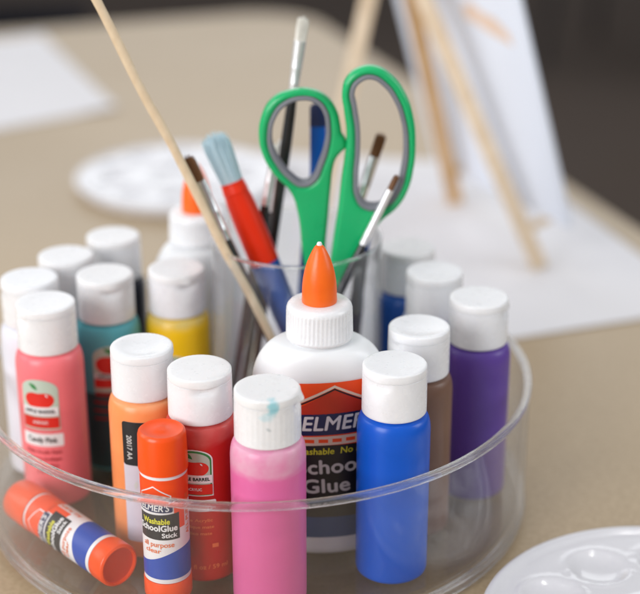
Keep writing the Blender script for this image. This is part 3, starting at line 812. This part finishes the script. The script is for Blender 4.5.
bs = thing('blue_stick', 'flat blue craft stick with a dark top seen through the left scissor handle', 'craft stick', (17.7, 44.0, 15.0))
bm = bmesh.new()
pts = [(31.6, 50, 197.5), (31.5, 50, 196), (31.5, 49, 180), (31.2, 47, 161), (26.2, 46, 126), (17.7, 44, 15)]
sweep(bm, [Vector(p) - Vector((17.7, 44, 15)) for p in pts], [2.6, 4.1, 4.2, 4.0, 3.4, 3.0], [.8, 1.2, 1.2, 1.2, 1.2, 1.2], 18)
st_ = obj('shaft', bm, M['blue_handle'], bs, 50)
bm = bmesh.new(); sweep(bm, [Vector(p) - Vector((17.7, 44, 15)) for p in ((31.6, 50, 197.9), (31.5, 50, 196.2), (31.5, 49.5, 186))], [2.7, 4.3, 4.35], [.9, 1.4, 1.4], 18)
obj('dark_tip', bm, M['label_navy'], st_, 50)

# ------------------------------------------------------------------ palettes
def palette(label, x, y, rot):
    t = thing('paint_palette', label, 'palette', (x, y, .6), rot, 'round white plastic paint palettes')
    R = 86.0; wells = [(57 * cos(2 * pi * k / 10), 57 * sin(2 * pi * k / 10), 14.5) for k in range(10)] + [(0, 0, 26)]
    def h(px, py):
        r = hypot(px, py); z = 7.0
        if r > 80: z += 1.6 * min(1, (r - 80) / 3.0) if r < 84 else 1.6
        for wx, wy, wr in wells:
            q = hypot(px - wx, py - wy) / wr
            if q < 1: z -= 2.7 * (1 - q ** 3) ** 1.1
            elif q < 1.18: z += .7 * sin(pi * (q - 1) / .18)
        return z
    bm = bmesh.new(); nr, na = 60, 150; rows = []
    for i in range(1, nr + 1):
        r = R * i / nr
        rows.append([bm.verts.new((r * cos(2 * pi * k / na), r * sin(2 * pi * k / na), h(r * cos(2 * pi * k / na), r * sin(2 * pi * k / na)))) for k in range(na)])
    bm.faces.new(rows[0])
    rows.append([bm.verts.new(((R + .9) * cos(2 * pi * k / na), (R + .9) * sin(2 * pi * k / na), 7.6)) for k in range(na)])
    rows.append([bm.verts.new(((R + .6) * cos(2 * pi * k / na), (R + .6) * sin(2 * pi * k / na), 5.6)) for k in range(na)])
    rows.append([bm.verts.new(((R - 3) * cos(2 * pi * k / na), (R - 3) * sin(2 * pi * k / na), .2)) for k in range(na)])
    for A, B in zip(rows, rows[1:]):
        for k in range(na): bm.faces.new((A[k], A[(k + 1) % na], B[(k + 1) % na], B[k]))
    bm.faces.new(rows[-1][::-1])
    obj('tray_body', bm, M['palette'], t, 50)
    return t
palette('round white paint palette with wells, nearest, at the lower right corner', 191.0, -138.0, radians(8))
palette('round white paint palette on the table behind the tray at left', -85.0, 510.0, radians(20))

# ------------------------------------------------------------------ table, papers, easel, floor
ed = Vector((.323, -.947, 0)).normalized(); ew = Vector((-.947, -.323, 0)).normalized()
C0 = Vector((8.4, 1195.5, 0))
tb = thing('work_table', 'beige laminate table with a rounded corner under the tray', 'table', (8.4, 1195.5, -740.0))
def rounded_quad(Lx, Ly, r):
    P = []
    for cx, cy, a0 in ((r, r, 180), (Lx - r, r, 270), (Lx - r, Ly - r, 0), (r, Ly - r, 90)):
        for i in range(13):
            a = radians(a0 + 90 * i / 12); P.append(ed * (cx + r * cos(a)) + ew * (cy + r * sin(a)))
    return P
def slab(P, z0, z1, mat0=0):
    bm = bmesh.new()
    A = [bm.verts.new((p.x, p.y, z0)) for p in P]; B = [bm.verts.new((p.x, p.y, z1)) for p in P]
    bm.faces.new(A); bm.faces.new(B[::-1])
    for i in range(len(P)): bm.faces.new((A[i], B[i], B[(i + 1) % len(P)], A[(i + 1) % len(P)]))
    return bm
top = obj('tabletop', slab(rounded_quad(2300, 1500, 85), 712, 740), M['table'], tb, 30)
def grown(P, d):
    c = ed * 1150 + ew * 750
    return [p + (p - c).normalized() * d for p in P]
obj('edge_band', slab(grown(rounded_quad(2300, 1500, 85), 1.6), 713.5, 738.2), M['table_edge'], tb, 30)
for a_, b_ in ((150, 150), (2150, 150), (150, 1350), (2150, 1350)):
    bm = bmesh.new(); p = ed * a_ + ew * b_; sweep(bm, [(p.x, p.y, 0), (p.x, p.y, 711.5)], [20, 20], [20, 20], 20)
    obj('leg', bm, M['leg_metal'], tb, 40)

def sheet(name, label, P, seed, lift=2.0):
    """quad sheet of paper with a soft curl"""
    rnd = random.Random(seed); P = [Vector((x, y, 0)) for x, y in P]; n = 28; c = sum(P, Vector()) / 4
    bm = bmesh.new(); V = []
    for i in range(n + 1):
        row = []
        for j in range(n + 1):
            u, v = i / n, j / n
            p = P[0].lerp(P[1], u).lerp(P[3].lerp(P[2], u), v)
            z = .6 + .5 * sin(u * 5 + seed) ** 2 * sin(v * 4 + seed) ** 2 + lift * (max(0, abs(u - .5) * 2 - .7) / .3 * max(0, abs(v - .5) * 2 - .7) / .3)
            row.append(bm.verts.new((p.x - c.x, p.y - c.y, z)))
        V.append(row)
    for i in range(n):
        for j in range(n): bm.faces.new((V[i][j], V[i + 1][j], V[i + 1][j + 1], V[i][j + 1]))
    o = obj(name, bm, M['paper'], None, 60); o.location = c * MM
    return tag(o, label, 'paper', 'sheets of white paper on the table')
sheet('paper_sheet', 'large white paper sheet on the table under the wooden easel', [(0, 138), (300, 244), (205, 560), (-70, 605)], 1)
sheet('paper_sheet', 'white paper sheet at the far left of the table', [(-166, 740), (-291, 1050), (-560, 930), (-440, 545)], 4)

def beam(bm, a, b, w, d):
    a, b = Vector(a), Vector(b); z = (b - a).normalized(); x = z.cross(Vector((0, 1, 0))).normalized(); y = z.cross(x)
    Mx = Matrix((x, y, z)).transposed().to_4x4(); Mx.translation = (a + b) / 2
    box(bm, (0, 0, 0), (w, d, (b - a).length), 0, Mx, .8)
E0 = Vector((142.0, 390.0, 0))
ez = thing('tabletop_easel', 'small wooden easel with splayed legs standing on white paper', 'easel', E0)
FA, FB, FC, AP = Vector((142, 461, 2)), Vector((191.5, 315, 2)), Vector((26, 332, 2)), Vector((83, 390, 222))
for a_, b_, m_ in ((FA, AP + Vector((4, 10, 6)), 'easel_shaded'), (FB, AP + Vector((3, -8, 6)), 'easel'), (FC, AP + Vector((-6, 0, 4)), 'easel')):
    bm = bmesh.new(); beam(bm, a_ - E0, b_ - E0, 12.0, 10.0); o = obj('leg', bm, M[m_], ez, 30)
hd = (FB - FA).normalized(); Mid = (FA + FB) / 2; sd = (AP - Mid).normalized(); nd = hd.cross(sd)
if nd.x < 0: nd = -nd
bm = bmesh.new(); c_ = Mid + sd * 26 + nd * 8; Mx = Matrix((hd, nd, sd)).transposed().to_4x4(); Mx.translation = c_ - E0
bm.free()
for a_ in (FA, FB):
    p_ = a_.lerp(AP, .115) - E0
    bm = bmesh.new(); sweep(bm, [p_ + nd * 3, p_ + nd * 22], [3.6, 3.4], [3.6, 3.4], 16, hint=Vector((0, 0, 1))); obj('peg', bm, M['easel'], ez, 30)
bm = bmesh.new(); c_ = AP + Vector((0, 0, 2)) - E0; Mx = Matrix((hd, nd, sd)).transposed().to_4x4(); Mx.translation = c_
box(bm, (0, 0, 0), (34, 10, 22), 0, Mx, 1.5); obj('top_block', bm, M['easel'], ez, 30)
rot = Matrix.Rotation(0.0, 4, nd)
lean = Matrix.Rotation(radians(-6), 4, hd)
if (lean @ sd).x < sd.x: lean = Matrix.Rotation(radians(6), 4, hd)
u_, s_, nd = (rot @ hd), (lean @ rot @ sd), (lean @ nd)
u_ = (u_ - s_ * u_.dot(s_)).normalized(); nd = u_.cross(s_) if u_.cross(s_).dot(nd) > 0 else s_.cross(u_)
Cc = Mid + hd * -3 + sd * 26 + s_ * 121 + nd * 14
cv = thing('art_canvas', 'white canvas panel leaning on the wooden easel', 'canvas', Cc)
Mx = Matrix((u_, s_.cross(u_), s_)).transposed().to_4x4()
BACK = -1 if (s_.cross(u_)).x > 0 else 1
bm = bmesh.new(); box(bm, (0, 0, 0), (250, 4, 238), 0, Mx, 1.0); obj('panel', bm, M['canvas'], cv, 30)
bm = bmesh.new()
P = [(22, 31), (40, 35), (58, 29), (78, 27), (98, 18), (101, 9), (84, 12), (62, 15), (42, 20), (24, 21)]
Vs = [bm.verts.new(Mx @ Vector((x, BACK * 2.25, z))) for x, z in P]; bm.faces.new(Vs)
obj('reflection_patch', bm, M['wood_reflection'], cv)  # orange reflection of the wood on the canvas, painted as a peach patch

bm = bmesh.new(); bmesh.ops.create_grid(bm, x_segments=4, y_segments=4, size=9.0)
fl = obj('floor', bm, M['floor'], None, scale=1); fl.location = (0, 3, -.742); fl['kind'] = 'structure'

def chair(label, x, y, rz):
    t = thing('chair', label, 'chair', (x, y, -740), rz, 'dark chairs on the floor beyond the table')
    bm = bmesh.new(); box(bm, (0, 0, 440), (440, 430, 34), 0, None, 14); obj('seat', bm, M['chair'], t, 40)
    bm = bmesh.new(); box(bm, (0, 0, 0), (430, 26, 330), 0, Matrix.Translation((0, 225, 690)) @ Matrix.Rotation(radians(-8), 4, 'X'), 12); obj('backrest', bm, M['chair'], t, 40)
    for sx in (-1, 1):
        for sy in (-1, 1):
            bm = bmesh.new(); sweep(bm, [(sx * 225, sy * 225, 0), (sx * 195, sy * 190, 422)], [11, 11], [11, 11], 14); obj('leg', bm, M['leg_metal'], t, 40)
chair('dark navy chair beyond the far left edge of the table', -660, 2330, radians(6))
chair('dark chair on the floor at the far right behind the easel', 1010, 3900, radians(-30))

# ------------------------------------------------------------------ light
W = bpy.data.worlds.new('World'); S.world = W; W.use_nodes = True
nt = W.node_tree; nt.nodes.clear()
N, L = nt.nodes.new, nt.links.new
wo = N('ShaderNodeOutputWorld'); bg = N('ShaderNodeBackground'); L(bg.outputs[0], wo.inputs[0])
tc = N('ShaderNodeTexCoord'); sx = N('ShaderNodeSeparateXYZ'); L(tc.outputs['Generated'], sx.inputs[0])
cr = N('ShaderNodeValToRGB'); e = cr.color_ramp.elements
e[0].position = .0; e[0].color = (.12, .10, .085, 1); e[1].position = 1; e[1].color = (.62, .64, .68, 1)
k = e.new(.47); k.color = (.26, .235, .215, 1); k = e.new(.56); k.color = (.74, .74, .75, 1)
mr = N('ShaderNodeMapRange'); mr.inputs[1].default_value = -1; mr.inputs[2].default_value = 1
L(sx.outputs[2], mr.inputs[0]); L(mr.outputs[0], cr.inputs[0]); L(cr.outputs[0], bg.inputs[0]); bg.inputs[1].default_value = .60

def area(name, loc_, target, sx_, sy_, power, col):
    l = bpy.data.lights.new(name, 'AREA'); l.shape = 'RECTANGLE'; l.size = sx_; l.size_y = sy_; l.energy = power; l.color = col
    o = bpy.data.objects.new(name, l); COL.objects.link(o); o.location = loc_
    o.rotation_euler = (Vector(target) - Vector(loc_)).to_track_quat('-Z', 'Y').to_euler()
    return o
area('front_window_light', (-1.7, -1.9, 1.05), (0, 0, .06), 1.5, 1.5, 59, (.985, .985, 1.0))
area('side_window_light', (-2.2, .3, 1.2), (0, 0, .05), 1.2, 1.4, 14, (1.0, .98, .96))
area('back_window_light', (-.3, 3.6, 1.35), (-.1, .4, 0), 4.0, 1.5, 29, (.94, .97, 1.0))
area('right_window_light', (2.2, -.2, 1.2), (0, 0, .05), 1.0, 1.4, 20, (.95, .975, 1.0))
for i, (x, y) in enumerate(((-.55, -.5), (.25, -.45), (-.2, .45), (.6, .35))):
    area('ceiling_lamp', (x, y, 1.7), (x, y, 0), .12, .12, 1.1, (1, .98, .94))

# ------------------------------------------------------------------ camera
cd = bpy.data.cameras.new('camera'); cam = bpy.data.objects.new('camera', cd); COL.objects.link(cam); S.camera = cam
TH = 0.398032
cam.location = (.0324688, -.7116147, .4105824)
cam.rotation_euler = (pi / 2 - TH, 0, 0)
cd.sensor_width = 36; cd.lens = 36 * 1529.228 / 640
cd.clip_start = .02; cd.clip_end = 60
cd.dof.use_dof = True; cd.dof.aperture_fstop = 4.4
fp = Vector((.028, -.097, .10)); fw = Vector((0, cos(TH), -sin(TH)))
cd.dof.focus_distance = (fp - cam.location).dot(fw)

S.render.engine = 'CYCLES'
S.cycles.use_denoising = True
S.cycles.max_bounces = 14; S.cycles.transparent_max_bounces = 24; S.cycles.transmission_bounces = 10; S.cycles.glossy_bounces = 6
S.cycles.sample_clamp_indirect = 6
S.view_settings.view_transform = 'Standard'; S.view_settings.look = 'None'; S.view_settings.exposure = 0
